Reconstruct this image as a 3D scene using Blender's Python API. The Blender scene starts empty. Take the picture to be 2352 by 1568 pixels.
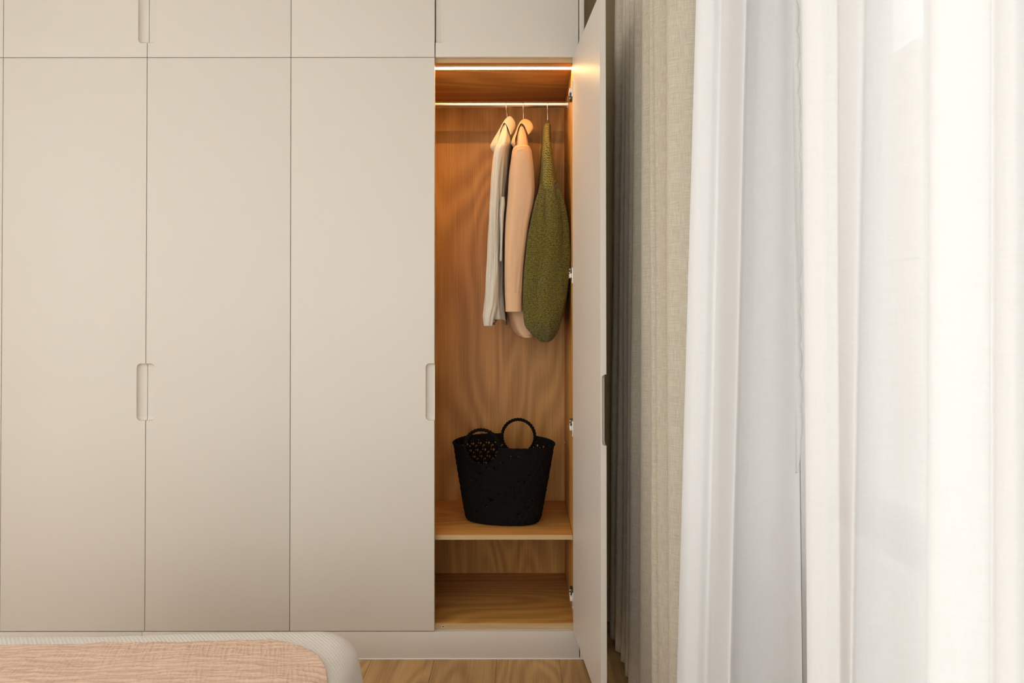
import bpy, bmesh, math, random
from mathutils import Vector, Matrix, noise
import numpy as np

random.seed(7)
sc = bpy.context.scene
COL = sc.collection
PI = math.pi

# ------------------------------------------------------------------ camera
F, CX, CY, EYE = 1640.0, 1197.0, 731.0, 1.306      # focal length and vanishing point (pixels of a 2352x1568 frame), eye height
PITCH, ROLL = math.radians(0.55), 0.0007
cam_d = bpy.data.cameras.new('camera'); cam = bpy.data.objects.new('camera', cam_d); COL.objects.link(cam)
cam.location = (0, 0, EYE)
cam.rotation_euler = (Matrix.Rotation(PI/2 + PITCH, 3, 'X') @ Matrix.Rotation(-ROLL, 3, 'Z')).to_euler()
cam_d.sensor_fit = 'HORIZONTAL'; cam_d.sensor_width = 36.0
cam_d.lens = 36.0*F/2352.0
cam_d.shift_x = (1176.0 - CX)/2352.0
cam_d.shift_y = -((784.0 - CY) + F*math.tan(PITCH))/2352.0
cam_d.clip_start = 0.05
sc.camera = cam

# ------------------------------------------------------------------ daylight, exposure
world = bpy.data.worlds.new('overcast_sky'); sc.world = world; world.use_nodes = True
bg = world.node_tree.nodes['Background']
bg.inputs[0].default_value = (0.965, 0.985, 0.985, 1); bg.inputs[1].default_value = 3.0
cy = sc.cycles
cy.max_bounces = 6; cy.diffuse_bounces = 4; cy.glossy_bounces = 3; cy.transmission_bounces = 4; cy.transparent_max_bounces = 10
cy.caustics_reflective = False; cy.caustics_refractive = False; cy.sample_clamp_indirect = 6.0
cy.use_adaptive_sampling = True; cy.adaptive_threshold = 0.12; cy.adaptive_min_samples = 16
sc.view_settings.view_transform = 'Standard'; sc.view_settings.look = 'None'
sc.view_settings.exposure = 0.0; sc.view_settings.gamma = 1.0; sc.view_settings.use_curve_mapping = False

def portal(name, loc, rot, sx, sy):
    l = bpy.data.lights.new(name, 'AREA'); l.shape = 'RECTANGLE'; l.size = sx; l.size_y = sy
    l.cycles.is_portal = True
    o = bpy.data.objects.new(name, l); COL.objects.link(o); o.location = loc; o.rotation_euler = rot
portal('sky_portal_balcony', (0.91, 0.67, 1.40), (0, PI/2, 0), 2.85, 1.0)
portal('sky_portal_side', (0.91, 1.46, 1.80), (0, PI/2, 0), 2.0, 0.55)
portal('sky_portal_rear', (-1.2, -1.18, 1.5), (PI/2, 0, 0), 3.3, 2.9)
portal('sky_portal_left', (-3.38, 0.75, 1.43), (0, -PI/2, 0), 2.9, 1.8)

# ------------------------------------------------------------------ materials
def newmat(name):
    m = bpy.data.materials.new(name); m.use_nodes = True
    nt = m.node_tree
    return m, nt, nt.nodes, nt.links, nt.nodes['Principled BSDF']

def plain(name, c, rough=0.5, metal=0.0, spec=0.5, var=0.03, bump=0.0, bscale=300):
    m, nt, N, L, b = newmat(name)
    tc = N.new('ShaderNodeTexCoord'); no = N.new('ShaderNodeTexNoise'); no.inputs['Scale'].default_value = 3.0; no.inputs['Detail'].default_value = 0
    L.new(tc.outputs['Object'], no.inputs['Vector'])
    mx = N.new('ShaderNodeMix'); mx.data_type = 'RGBA'
    mx.inputs['A'].default_value = (*[v*(1-var) for v in c], 1); mx.inputs['B'].default_value = (*[min(1, v*(1+var)) for v in c], 1)
    L.new(no.outputs['Fac'], mx.inputs['Factor']); L.new(mx.outputs['Result'], b.inputs['Base Color'])
    b.inputs['Roughness'].default_value = rough; b.inputs['Metallic'].default_value = metal
    b.inputs['Specular IOR Level'].default_value = spec
    if bump:
        n2 = N.new('ShaderNodeTexNoise'); n2.inputs['Scale'].default_value = bscale; L.new(tc.outputs['Object'], n2.inputs['Vector'])
        bp = N.new('ShaderNodeBump'); bp.inputs['Strength'].default_value = bump; bp.inputs['Distance'].default_value = 0.001
        L.new(n2.outputs['Fac'], bp.inputs['Height']); L.new(bp.outputs['Normal'], b.inputs['Normal'])
    return m

def wood(name, dark, mid, light, axis='Z', ring=64.0, freq=1.9, rough=0.5, knots=1.3, per_object=False, contrast=1.0, bump=0.15, pore=1.0):
    m, nt, N, L, b = newmat(name)
    tc = N.new('ShaderNodeTexCoord')
    src = tc.outputs['Object']
    if per_object:
        oi = N.new('ShaderNodeObjectInfo')
        ml = N.new('ShaderNodeMath'); ml.operation = 'MULTIPLY'; ml.inputs[1].default_value = 37.0
        L.new(oi.outputs['Random'], ml.inputs[0])
        ad = N.new('ShaderNodeVectorMath'); ad.operation = 'ADD'
        L.new(src, ad.inputs[0]); L.new(ml.outputs[0], ad.inputs[1]); src = ad.outputs[0]
    def mapped(s):
        mp = N.new('ShaderNodeMapping'); mp.vector_type = 'POINT'
        k = {'X': (s, 1, 1), 'Y': (1, s, 1), 'Z': (1, 1, s)}[axis]
        mp.inputs['Scale'].default_value = k; L.new(src, mp.inputs['Vector']); return mp.outputs[0]
    def noi(vec, scale, detail=2, rough_=0.5, dist=0.0):
        n = N.new('ShaderNodeTexNoise'); n.inputs['Scale'].default_value = scale; n.inputs['Detail'].default_value = detail
        n.inputs['Roughness'].default_value = rough_; n.inputs['Distortion'].default_value = dist
        L.new(vec, n.inputs['Vector']); return n.outputs['Fac']
    def math_(op, a, bb=None, c=None):
        n = N.new('ShaderNodeMath'); n.operation = op
        for i, v in enumerate((a, bb, c)):
            if v is None: continue
            if isinstance(v, (int, float)): n.inputs[i].default_value = v
            else: L.new(v, n.inputs[i])
        return n.outputs[0]
    low = noi(mapped(0.16), freq, 2, 0.45, 0.4)
    vo = N.new('ShaderNodeTexVoronoi'); vo.inputs['Scale'].default_value = knots*2.0; vo.inputs['Randomness'].default_value = 1.0
    L.new(mapped(0.42), vo.inputs['Vector'])
    d = vo.outputs['Distance']
    swirl = math_('DIVIDE', 0.10, math_('ADD', d, 0.05))
    phase = math_('ADD', math_('MULTIPLY', low, ring*PI), math_('MULTIPLY', swirl, 7.0))
    rings = math_('MULTIPLY_ADD', math_('SINE', phase), 0.5, 0.5)
    fib = noi(mapped(0.012), 260.0, 3, 0.6)
    fib2 = noi(mapped(0.03), 60.0, 3, 0.6)
    broad = noi(mapped(0.10), 5.0, 2)
    v = math_('ADD', math_('MULTIPLY', rings, 0.15*contrast), math_('MULTIPLY', fib, 0.40*pore))
    v = math_('ADD', v, math_('MULTIPLY', fib2, 0.22))
    v = math_('ADD', v, math_('MULTIPLY', broad, 0.28))
    v = math_('SUBTRACT', v, 0.20*pore + 0.075)
    knot = math_('SUBTRACT', 1.0, math_('SMOOTH_MIN', math_('MULTIPLY', d, 14.0), 1.0, 0.2))
    v = math_('SUBTRACT', v, math_('MULTIPLY', math_('MAXIMUM', knot, 0.0), 0.35))
    cr = N.new('ShaderNodeValToRGB'); e = cr.color_ramp.elements
    e[0].position = 0.05; e[0].color = (*dark, 1); e[1].position = 0.85; e[1].color = (*light, 1)
    k = e.new(0.42); k.color = (*mid, 1)
    L.new(v, cr.inputs['Fac'])
    col = cr.outputs['Color']
    if per_object:
        hs = N.new('ShaderNodeHueSaturation'); L.new(col, hs.inputs['Color'])
        L.new(math_('MULTIPLY_ADD', oi.outputs['Random'], 0.28, 0.86), hs.inputs['Value']); col = hs.outputs['Color']
    L.new(col, b.inputs['Base Color'])
    b.inputs['Roughness'].default_value = rough; b.inputs['Specular IOR Level'].default_value = 0.35
    bp = N.new('ShaderNodeBump'); bp.inputs['Strength'].default_value = bump; bp.inputs['Distance'].default_value = 0.0008
    L.new(fib, bp.inputs['Height']); L.new(bp.outputs['Normal'], b.inputs['Normal'])
    return m

def fabric(name, c1, c2, rough=0.9, weave=(900, 900), slub=(30, 420), trans=0.0, transp=0.0, bump=0.3, sheen=0.0):
    """woven cloth on UV (metres): threads both ways, slubs, optional translucency"""
    m, nt, N, L, b = newmat(name)
    uv = N.new('ShaderNodeUVMap')
    def noi(sx, sy, detail=1):
        mp = N.new('ShaderNodeMapping'); mp.inputs['Scale'].default_value = (sx, sy, 1); L.new(uv.outputs[0], mp.inputs['Vector'])
        n = N.new('ShaderNodeTexNoise'); n.inputs['Scale'].default_value = 1.0; n.inputs['Detail'].default_value = detail
        L.new(mp.outputs[0], n.inputs['Vector']); return n.outputs['Fac']
    def math_(op, a, bb):
        n = N.new('ShaderNodeMath'); n.operation = op
        for i, v in enumerate((a, bb)):
            if isinstance(v, (int, float)): n.inputs[i].default_value = v
            else: L.new(v, n.inputs[i])
        return n.outputs[0]
    h = math_('ADD', noi(slub[0], slub[1]), noi(slub[1], slub[0]))
    h = math_('MULTIPLY', h, 0.5)
    cr = N.new('ShaderNodeValToRGB'); e = cr.color_ramp.elements
    e[0].position = 0.32; e[0].color = (*c1, 1); e[1].position = 0.68; e[1].color = (*c2, 1)
    L.new(h, cr.inputs['Fac'])
    L.new(cr.outputs['Color'], b.inputs['Base Color'])
    b.inputs['Roughness'].default_value = rough; b.inputs['Specular IOR Level'].default_value = 0.15
    b.inputs['Sheen Weight'].default_value = sheen
    if bump:
        bp = N.new('ShaderNodeBump'); bp.inputs['Strength'].default_value = bump; bp.inputs['Distance'].default_value = 0.001
        L.new(h, bp.inputs['Height']); L.new(bp.outputs['Normal'], b.inputs['Normal'])
    out = N['Material Output']; sh = b.outputs[0]
    if trans:
        t = N.new('ShaderNodeBsdfTranslucent'); L.new(cr.outputs['Color'], t.inputs['Color'])
        mx = N.new('ShaderNodeMixShader'); mx.inputs[0].default_value = trans; L.new(sh, mx.inputs[1]); L.new(t.outputs[0], mx.inputs[2]); sh = mx.outputs[0]
    if transp:
        t = N.new('ShaderNodeBsdfTransparent')
        mx = N.new('ShaderNodeMixShader'); mx.inputs[0].default_value = transp; L.new(sh, mx.inputs[1]); L.new(t.outputs[0], mx.inputs[2]); sh = mx.outputs[0]
    L.new(sh, out.inputs['Surface'])
    return m

def knit(name, c_dark, c_mid, c_light, colw, rowh, shear=0.0, gap=0.5, irr=1.5):
    m, nt, N, L, b = newmat(name)
    uv = N.new('ShaderNodeUVMap'); sp = N.new('ShaderNodeSeparateXYZ'); L.new(uv.outputs[0], sp.inputs[0])
    def math_(op, a, bb=0.0, c=0.0):
        n = N.new('ShaderNodeMath'); n.operation = op
        for i, v in enumerate((a, bb, c)):
            if isinstance(v, (int, float)): n.inputs[i].default_value = v
            else: L.new(v, n.inputs[i])
        return n.outputs[0]
    nz = N.new('ShaderNodeTexNoise'); nz.inputs['Scale'].default_value = 60.0; nz.inputs['Detail'].default_value = 2; L.new(uv.outputs[0], nz.inputs['Vector'])
    wob = math_('MULTIPLY_ADD', nz.outputs['Fac'], 1.5, -0.75)
    u = math_('MULTIPLY', sp.outputs[0], 1.0/colw); v = math_('MULTIPLY', math_('ADD', sp.outputs[1], math_('MULTIPLY', sp.outputs[0], shear)), 1.0/rowh)
    fu = math_('ABSOLUTE', math_('SUBTRACT', math_('FRACT', u), 0.5))            # 0 in the middle of a wale, .5 at its edges
    ph = math_('ADD', math_('ADD', v, math_('MULTIPLY', fu, 1.3)), math_('MULTIPLY', wob, irr))
    st = math_('MULTIPLY_ADD', math_('SINE', math_('MULTIPLY', ph, 2*PI)), 0.5, 0.5)
    wale = math_('SINE', math_('MULTIPLY', math_('FRACT', math_('MULTIPLY', u, 2.0)), PI))
    h = math_('MULTIPLY', math_('POWER', st, 0.7), math_('MULTIPLY_ADD', wale, 0.6, 0.4))
    fz = N.new('ShaderNodeTexNoise'); fz.inputs['Scale'].default_value = 900.0; fz.inputs['Detail'].default_value = 3; L.new(uv.outputs[0], fz.inputs['Vector'])
    bz = N.new('ShaderNodeTexNoise'); bz.inputs['Scale'].default_value = 140.0; bz.inputs['Detail'].default_value = 2; L.new(uv.outputs[0], bz.inputs['Vector'])
    fac = math_('ADD', math_('MULTIPLY', h, gap + 0.25), math_('MULTIPLY', math_('ADD', fz.outputs['Fac'], bz.outputs['Fac']), 1.05)); fac = math_('SUBTRACT', fac, 0.86)
    cr = N.new('ShaderNodeValToRGB'); e = cr.color_ramp.elements
    e[0].position = 0.08; e[0].color = (*c_dark, 1); e[1].position = 0.85; e[1].color = (*c_light, 1); k = e.new(0.40); k.color = (*c_mid, 1)
    L.new(fac, cr.inputs['Fac']); L.new(cr.outputs['Color'], b.inputs['Base Color'])
    b.inputs['Roughness'].default_value = 1.0; b.inputs['Specular IOR Level'].default_value = 0.05; b.inputs['Sheen Weight'].default_value = 0.15
    bp = N.new('ShaderNodeBump'); bp.inputs['Strength'].default_value = 0.9; bp.inputs['Distance'].default_value = 0.004
    L.new(fac, bp.inputs['Height']); L.new(bp.outputs['Normal'], b.inputs['Normal'])
    return m

M = {}
M['lacquer'] = plain('beige_satin_lacquer', (0.70, 0.640, 0.560), 0.42, spec=0.4, var=0.008)
M['paint'] = plain('wall_paint', (0.80, 0.765, 0.69), 0.85, spec=0.2, var=0.02, bump=0.05)
M['white_paint'] = plain('ceiling_paint', (0.92, 0.91, 0.89), 0.9, spec=0.2, var=0.01)
M['frame'] = plain('window_frame_paint', (0.80, 0.79, 0.77), 0.4, var=0.01)
M['caulk'] = plain('white_sealant', (0.82, 0.80, 0.77), 0.6, var=0.02)
OAK = dict(dark=(0.36, 0.155, 0.032), mid=(0.69, 0.352, 0.096), light=(0.82, 0.475, 0.165))
M['oak_z'] = wood('oak_laminate_upright', **OAK, axis='Z', rough=0.45)
M['oak_x'] = wood('oak_laminate_flat', **OAK, axis='X', rough=0.42)
M['oak_edge'] = wood('oak_edge_band', (0.50, 0.33, 0.16), (0.66, 0.45, 0.23), (0.74, 0.53, 0.30), axis='X', rough=0.5, contrast=0.3)
M['plank'] = wood('oak_floor_plank', (0.32, 0.170, 0.060), (0.59, 0.36, 0.145), (0.76, 0.51, 0.24), axis='Y', rough=0.5, per_object=True, ring=52, freq=2.2, knots=0.8, contrast=1.1, pore=1.2)
M['subfloor'] = plain('dark_subfloor', (0.10, 0.06, 0.03), 0.9)
M['steel'] = plain('nickel_hinge_steel', (0.80, 0.76, 0.69), 0.38, metal=0.55, var=0.02)
M['dark_steel'] = plain('dark_hinge_steel', (0.10, 0.085, 0.07), 0.4, metal=0.7)
M['rod'] = plain('satin_chrome_rod', (0.85, 0.78, 0.69), 0.34, metal=1.0, var=0.01)
M['wire'] = plain('hanger_wire', (0.75, 0.72, 0.68), 0.25, metal=1.0, var=0.01)
M['hanger_wood'] = wood('hanger_cherry_wood', (0.10, 0.025, 0.010), (0.22, 0.06, 0.02), (0.30, 0.095, 0.035), axis='Y', rough=0.35)
M['plastic'] = plain('grey_plastic', (0.75, 0.70, 0.62), 0.4)
M['hole'] = plain('dark_hole', (0.02, 0.018, 0.015), 0.8)
M['grey_linen'] = fabric('grey_linen_curtain', (0.58, 0.505, 0.385), (0.79, 0.71, 0.58), trans=0.25, slub=(26, 520), bump=0.5)
M['sheer'] = fabric('white_sheer_curtain', (0.82, 0.81, 0.795), (0.845, 0.835, 0.825), trans=0.29, transp=0.06, slub=(25, 260), bump=0)
M['light_slit'] = fabric('white_light_slit', (0.84, 0.83, 0.81), (0.90, 0.89, 0.88), trans=0.45, slub=(200, 500), bump=0.3)  # bright white for the strip that imitates the slit of window light
M['linen'] = fabric('cream_linen', (0.63, 0.56, 0.45), (0.74, 0.67, 0.55), slub=(60, 800), trans=0.08, bump=0.5)
M['peach'] = fabric('peach_cotton', (0.72, 0.44, 0.25), (0.79, 0.51, 0.31), slub=(120, 900), trans=0.10, bump=0.25)
M['peach_hem'] = fabric('peach_stitching', (0.66, 0.36, 0.19), (0.76, 0.45, 0.25), slub=(300, 900), bump=0.25)
M['knit'] = knit('olive_chunky_knit', (0.016, 0.011, 0.002), (0.125, 0.098, 0.008), (0.31, 0.245, 0.035), 0.0070, 0.0058)
M['knit_open'] = knit('olive_open_knit', (0.012, 0.008, 0.001), (0.18, 0.138, 0.012), (0.40, 0.315, 0.055), 0.0135, 0.0095, shear=0.75, gap=0.95, irr=0.5)
M['rope'] = plain('black_cotton_rope', (0.0075, 0.006, 0.005), 0.95, spec=0.1, var=0.3, bump=0.8, bscale=700)
M['coverlet'] = fabric('white_ribbed_coverlet', (0.70, 0.655, 0.60), (0.78, 0.735, 0.68), slub=(120, 700), bump=0.35)
M['muslin'] = fabric('pink_muslin', (0.64, 0.435, 0.315), (0.74, 0.535, 0.405), slub=(90, 700), bump=0.6)
M['mattress'] = plain('mattress_ticking', (0.75, 0.72, 0.68), 0.9)
M['facade'] = plain('pale_stone', (0.62, 0.52, 0.42), 0.9, var=0.12)
M['ground'] = plain('pale_paving', (0.45, 0.42, 0.38), 0.9, var=0.08)

mled, nt, N, L, b = newmat('warm_led_diffuser')
em = N.new('ShaderNodeEmission'); em.inputs[0].default_value = (1.0, 0.57, 0.20, 1); em.inputs[1].default_value = 50.0
L.new(em.outputs[0], N['Material Output'].inputs['Surface']); M['led'] = mled

mgl, nt, N, L, b = newmat('window_glass')
tr = N.new('ShaderNodeBsdfTransparent'); gl = N.new('ShaderNodeBsdfGlossy'); gl.inputs['Roughness'].default_value = 0.02
mx = N.new('ShaderNodeMixShader'); mx.inputs[0].default_value = 0.06; L.new(tr.outputs[0], mx.inputs[1]); L.new(gl.outputs[0], mx.inputs[2])
L.new(mx.outputs[0], N['Material Output'].inputs['Surface']); M['glass'] = mgl

# ------------------------------------------------------------------ helpers
def Wd(px, py, Y):                      # a measured pixel at a known distance Y -> world point
    return Vector(((px - CX)/F*Y, Y, EYE - (py - CY)/F*Y))
def X_(px, Y): return (px - CX)/F*Y
def Z_(py, Y): return EYE - (py - CY)/F*Y

def tag(o, label=None, cat=None, group=None, kind=None):
    if label: o['label'] = label
    if cat: o['category'] = cat
    if group: o['group'] = group
    if kind: o['kind'] = kind
    return o

def attach(o, parent):
    o.parent = parent
    if parent.type == 'EMPTY':
        o.matrix_parent_inverse = (Matrix.Translation(parent.location) @ parent.rotation_euler.to_matrix().to_4x4()).inverted()

def empty(name, loc, rz=0.0):
    o = bpy.data.objects.new(name, None); o.location = loc; o.rotation_euler = (0, 0, rz); o.empty_display_size = 0.1
    COL.objects.link(o); return o

def obj(name, mesh, mat, parent=None, smooth=False, local=False):
    if isinstance(mesh, bmesh.types.BMesh):
        me = bpy.data.meshes.new(name); mesh.to_mesh(me); mesh.free()
    else: me = mesh
    if smooth:
        me.shade_smooth()
        if smooth != 'all': me.set_sharp_from_angle(angle=math.radians(40))
    for mt in (mat if isinstance(mat, (list, tuple)) else [mat]):
        me.materials.append(M[mt] if isinstance(mt, str) else mt)
    o = bpy.data.objects.new(name, me); COL.objects.link(o)
    if parent is not None:
        if local: o.parent = parent
        else: attach(o, parent)
    return o

def add_box(bm, x0, x1, y0, y1, z0, z1, bevel=0.0, seg=2):
    vs = [bm.verts.new(p) for p in ((x0,y0,z0),(x1,y0,z0),(x1,y1,z0),(x0,y1,z0),(x0,y0,z1),(x1,y0,z1),(x1,y1,z1),(x0,y1,z1))]
    fs = [bm.faces.new([vs[i] for i in f]) for f in ((3,2,1,0),(4,5,6,7),(0,1,5,4),(1,2,6,5),(2,3,7,6),(3,0,4,7))]
    if bevel:
        es = list({e for f in fs for e in f.edges})
        bmesh.ops.bevel(bm, geom=es, offset=bevel, segments=seg, profile=0.5, affect='EDGES')
    return bm

def box(name, x0, x1, y0, y1, z0, z1, mat, parent=None, bevel=0.0, local=False):
    bm = bmesh.new(); add_box(bm, x0, x1, y0, y1, z0, z1, bevel)
    return obj(name, bm, mat, parent, smooth=bool(bevel), local=local)

def add_tube(bm, pts, r, n=12, cap=True):
    pts = [Vector(p) for p in pts]; rings = []
    up = None
    for i, p in enumerate(pts):
        d = (pts[min(i+1, len(pts)-1)] - pts[max(i-1, 0)]).normalized()
        if up is None: up = d.orthogonal().normalized()
        up = (up - d*up.dot(d)).normalized(); s = d.cross(up)
        rr = r[i] if isinstance(r, (list, tuple)) else r
        rings.append([bm.verts.new(p + (up*math.cos(2*PI*k/n) + s*math.sin(2*PI*k/n))*rr) for k in range(n)])
    for a, b_ in zip(rings, rings[1:]):
        for k in range(n): bm.faces.new((a[k], a[(k+1)%n], b_[(k+1)%n], b_[k]))
    if cap: bm.faces.new(rings[0][::-1]); bm.faces.new(rings[-1])
    return bm

def grid_mesh(name, P, UV=None, closed_u=False, keep=None):
    """P: array (nv, nu, 3) -> mesh of quads with a UV map in metres"""
    nv, nu = P.shape[:2]
    verts = P.reshape(-1, 3)
    idx = np.arange(nv*nu).reshape(nv, nu)
    if closed_u: a, b_ = idx, np.roll(idx, -1, axis=1)
    else: a, b_ = idx[:, :-1], idx[:, 1:]
    q = np.stack([a[:-1], b_[:-1], b_[1:], a[1:]], axis=-1)
    if keep is not None: q = q[keep]
    q = q.reshape(-1, 4)
    me = bpy.data.meshes.new(name)
    me.from_pydata(verts.tolist(), [], q.tolist())
    if UV is not None:
        lay = me.uv_layers.new(name='UVMap')
        uvx = UV
        if closed_u:
            ua = UV[..., 0]; w = np.zeros_like(ua)
            nxt = np.roll(UV, -1, axis=1).copy(); step = np.linalg.norm(P[:, 0]-P[:, -1], axis=-1)
            nxt[:, -1, 0] = UV[:, -1, 0] + step
            A, B = UV, nxt
        else: A, B = UV[:, :-1], UV[:, 1:]
        uq = np.stack([A[:-1], B[:-1], B[1:], A[1:]], axis=-2)
        if keep is not None: uq = uq[keep]
        lay.data.foreach_set('uv', uq.reshape(-1, 2).astype(np.float32).ravel())
    me.update(); me.validate()
    return me

def catmull(pts, n):
    P = np.array(pts, float); Q = np.vstack([2*P[0]-P[1], P, 2*P[-1]-P[-2]])
    out = []
    for i in range(len(P)-1):
        p0, p1, p2, p3 = Q[i:i+4]
        for t in np.linspace(0, 1, n, endpoint=False):
            out.append(0.5*((2*p1) + (-p0+p2)*t + (2*p0-5*p1+4*p2-p3)*t*t + (-p0+3*p1-3*p2+p3)*t**3))
    out.append(P[-1]); return np.array(out)

def nz(x, y, z=0.0): return noise.noise(Vector((x, y, z)))
def solidify(o, t, off=0.0):
    md = o.modifiers.new('cloth_thickness', 'SOLIDIFY'); md.thickness = t; md.offset = off; return o

# ------------------------------------------------------------------ room shell
YB, YR, XL, XR, ZC = 3.375, -0.95, -3.16, 0.69, 3.02
ceil = tag(box('ceiling', XL-0.2, XR+0.2, YR-0.2, YB+0.2, ZC, ZC+0.15, 'white_paint'), kind='structure')
tag(box('wall_back', XL-0.2, XR+0.2, YB, YB+0.18, 0, ZC, 'paint'), kind='structure')
def wall_boxes(name, boxes):
    bm = bmesh.new()
    for b_ in boxes: add_box(bm, *b_)
    return tag(obj(name, bm, 'paint'), kind='structure')
WY0, WY1, DY0, DY1 = 1.22, 1.70, 0.2, 1.14
wall_boxes('wall_right', [(XR, XR+0.2, YR-0.2, DY0, 0, ZC), (XR, XR+0.2, DY0, DY1, 2.75, ZC), (XR, XR+0.2, DY1, WY0, 0, ZC),
                          (XR, XR+0.2, WY0, WY1, 0, 0.86), (XR, XR+0.2, WY0, WY1, 2.75, ZC), (XR, XR+0.2, WY1, YB, 0, ZC)])
RX0, RX1, RZ0, RZ1 = -2.8, 0.4, 0.06, 2.9
wall_boxes('wall_rear', [(XL-0.2, RX0, YR-0.2, YR, 0, ZC), (RX1, XR, YR-0.2, YR, 0, ZC), (RX0, RX1, YR-0.2, YR, 0, RZ0), (RX0, RX1, YR-0.2, YR, RZ1, ZC)])

LY0, LY1 = -0.1, 1.6
wall_boxes('wall_left', [(XL-0.2, XL, YR-0.2, LY0, 0, ZC), (XL-0.2, XL, LY1, YB, 0, ZC), (XL-0.2, XL, LY0, LY1, 2.85, ZC)])

tag(box('wall_corner', 0.2475, XR, 3.09, YB, 0, ZC, plain('tan_wall_paint', (0.60, 0.47, 0.27), 0.85, spec=0.2, var=0.02)), kind='structure')

def glazing(name, axis, c, a0, a1, z0, z1, cols, fw=0.05, depth=0.06):
    """framed panes in an opening; axis 'Y' = opening spans Y at x=c, 'X' = spans X at y=c"""
    root = empty(name, (c, (a0+a1)/2, z0) if axis == 'Y' else ((a0+a1)/2, c, z0)); tag(root, kind='structure')
    def bx(bm, p0, p1, q0, q1, d):
        if axis == 'Y': add_box(bm, c-d/2, c+d/2, p0, p1, q0, q1, 0.003, 1)
        else: add_box(bm, p0, p1, c-d/2, c+d/2, q0, q1, 0.003, 1)
    bm = bmesh.new()
    bx(bm, a0, a1, z0, z0+fw, depth); bx(bm, a0, a1, z1-fw, z1, depth)
    for i in range(cols+1):
        x = a0 + (a1-a0-fw)*i/cols; bx(bm, x, x+fw, z0+fw, z1-fw, depth)
    obj('window_frame', bm, 'frame', root)
    for i in range(cols):
        x = a0 + (a1-a0-fw)*i/cols
        bm = bmesh.new(); bx(bm, x+fw, x+(a1-a0-fw)/cols, z0+fw, z1-fw, 0.006); obj('pane', bm, 'glass', root)
    return root
w1 = glazing('window_1', 'Y', XR+0.14, WY0, WY1, 0.86, 2.75, 1)
box('window_sill', XR-0.02, XR+0.11, WY0-0.02, WY1+0.02, 0.835, 0.86, 'frame', w1, 0.004)
glazing('door_1', 'Y', XR+0.14, DY0, DY1, 0.0, 2.75, 1, fw=0.07)
glazing('added_window_left', 'Y', XL-0.12, LY0, LY1, 0.0, 2.85, 3)  # unseen window, added to throw light on the doors from the left
glazing('window_2', 'X', YR-0.12, RX0, RX1, RZ0, RZ1, 3)

floor = tag(box('floor', XL-0.2, XR+0.2, YR-0.2, YB+0.2, -0.12, -0.012, 'subfloor'), kind='structure')
PW = 143.5/(F/2.745); XPL = X_(1141, 2.745)
def plank_mesh(w, l):
    bm = bmesh.new(); add_box(bm, -w/2+0.0004, w/2-0.0004, -l/2+0.0004, l/2-0.0004, -0.012, 0.0, 0.0009, 1)
    me = bpy.data.meshes.new('plank'); bm.to_mesh(me); bm.free(); me.shade_smooth(); me.set_sharp_from_angle(angle=0.6); me.materials.append(M['plank']); return me
PLEN = 2.2; pm = plank_mesh(PW, PLEN)
k0 = math.floor((XL - XPL)/PW)
for k in range(k0, k0 + 18):
    xc = XPL + PW*(k+0.5)
    off = [0.0, -0.75, -1.4][k % 3]
    for j in range(-1, 3):
        yc = 0.9 + off + j*PLEN
        y0, y1 = max(yc-PLEN/2, YR-0.2), min(yc+PLEN/2, YB)
        x0, x1 = max(xc-PW/2, XL), min(xc+PW/2, XR)
        if y1-y0 < 0.05 or x1-x0 < 0.02: continue
        full = (y1-y0 > PLEN-0.001 and x1-x0 > PW-0.001)
        o = bpy.data.objects.new('plank', pm if full else plank_mesh(x1-x0, y1-y0)); COL.objects.link(o)
        o.location = ((x0+x1)/2, (y0+y1)/2, 0); o.parent = floor

# outdoors: paving and the pale stone house across the street
tag(box('paving', 0.85, 14, -8, 16, -0.35, -0.25, 'ground'), 'pale paving outside the glazed balcony door', 'paving', kind='structure')
hs = empty('stone_house', (6.2, 8.5, -0.25)); tag(hs, 'pale stone house seen faintly through the sheer curtain', 'building')
box('wall_core', 6.06, 7.0, 4.4, 13.1, -0.25, 5.6, 'facade', hs)
bm = bmesh.new(); add_box(bm, -0.05, 0.05, -0.395, 0.395, -0.195, 0.195, 0.012, 1)
bme = bpy.data.meshes.new('stone_block'); bm.to_mesh(bme); bm.free(); bme.materials.append(M['facade'])
for r in range(14):
    for c in range(10):
        o = bpy.data.objects.new('stone_block', bme); COL.objects.link(o)
        o.location = (6.02 + random.uniform(-.008, .008), 4.9 + c*0.81 + (0.4 if r % 2 else 0), -0.04 + r*0.41)
        attach(o, hs)

# ------------------------------------------------------------------ wardrobe
YF, TH = 2.75, 0.019                    # door front plane, board thickness
YC = YF + TH + 0.002                    # carcass front
SPX = F/YF                              # pixels per metre in the door plane
ZB, ZT, ZU = Z_(1446, YF), Z_(129.3, YF), 2.96  # door bottom, tall door top, upper door top
ZTT = Z_(130.5, YC)                     # top of the tall carcass
STEP = 331.6/SPX; X4 = X_(998.5, YF)    # left seam of the open door bay
SEAM = {k: X4 + STEP*(k-4) for k in range(-1, 6)}
GAP = 0.0010
RW, RH, RD, RR = 0.0340, 131/SPX, 0.0145, 0.018   # grip recess: half width, height, depth, corner radius

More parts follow.
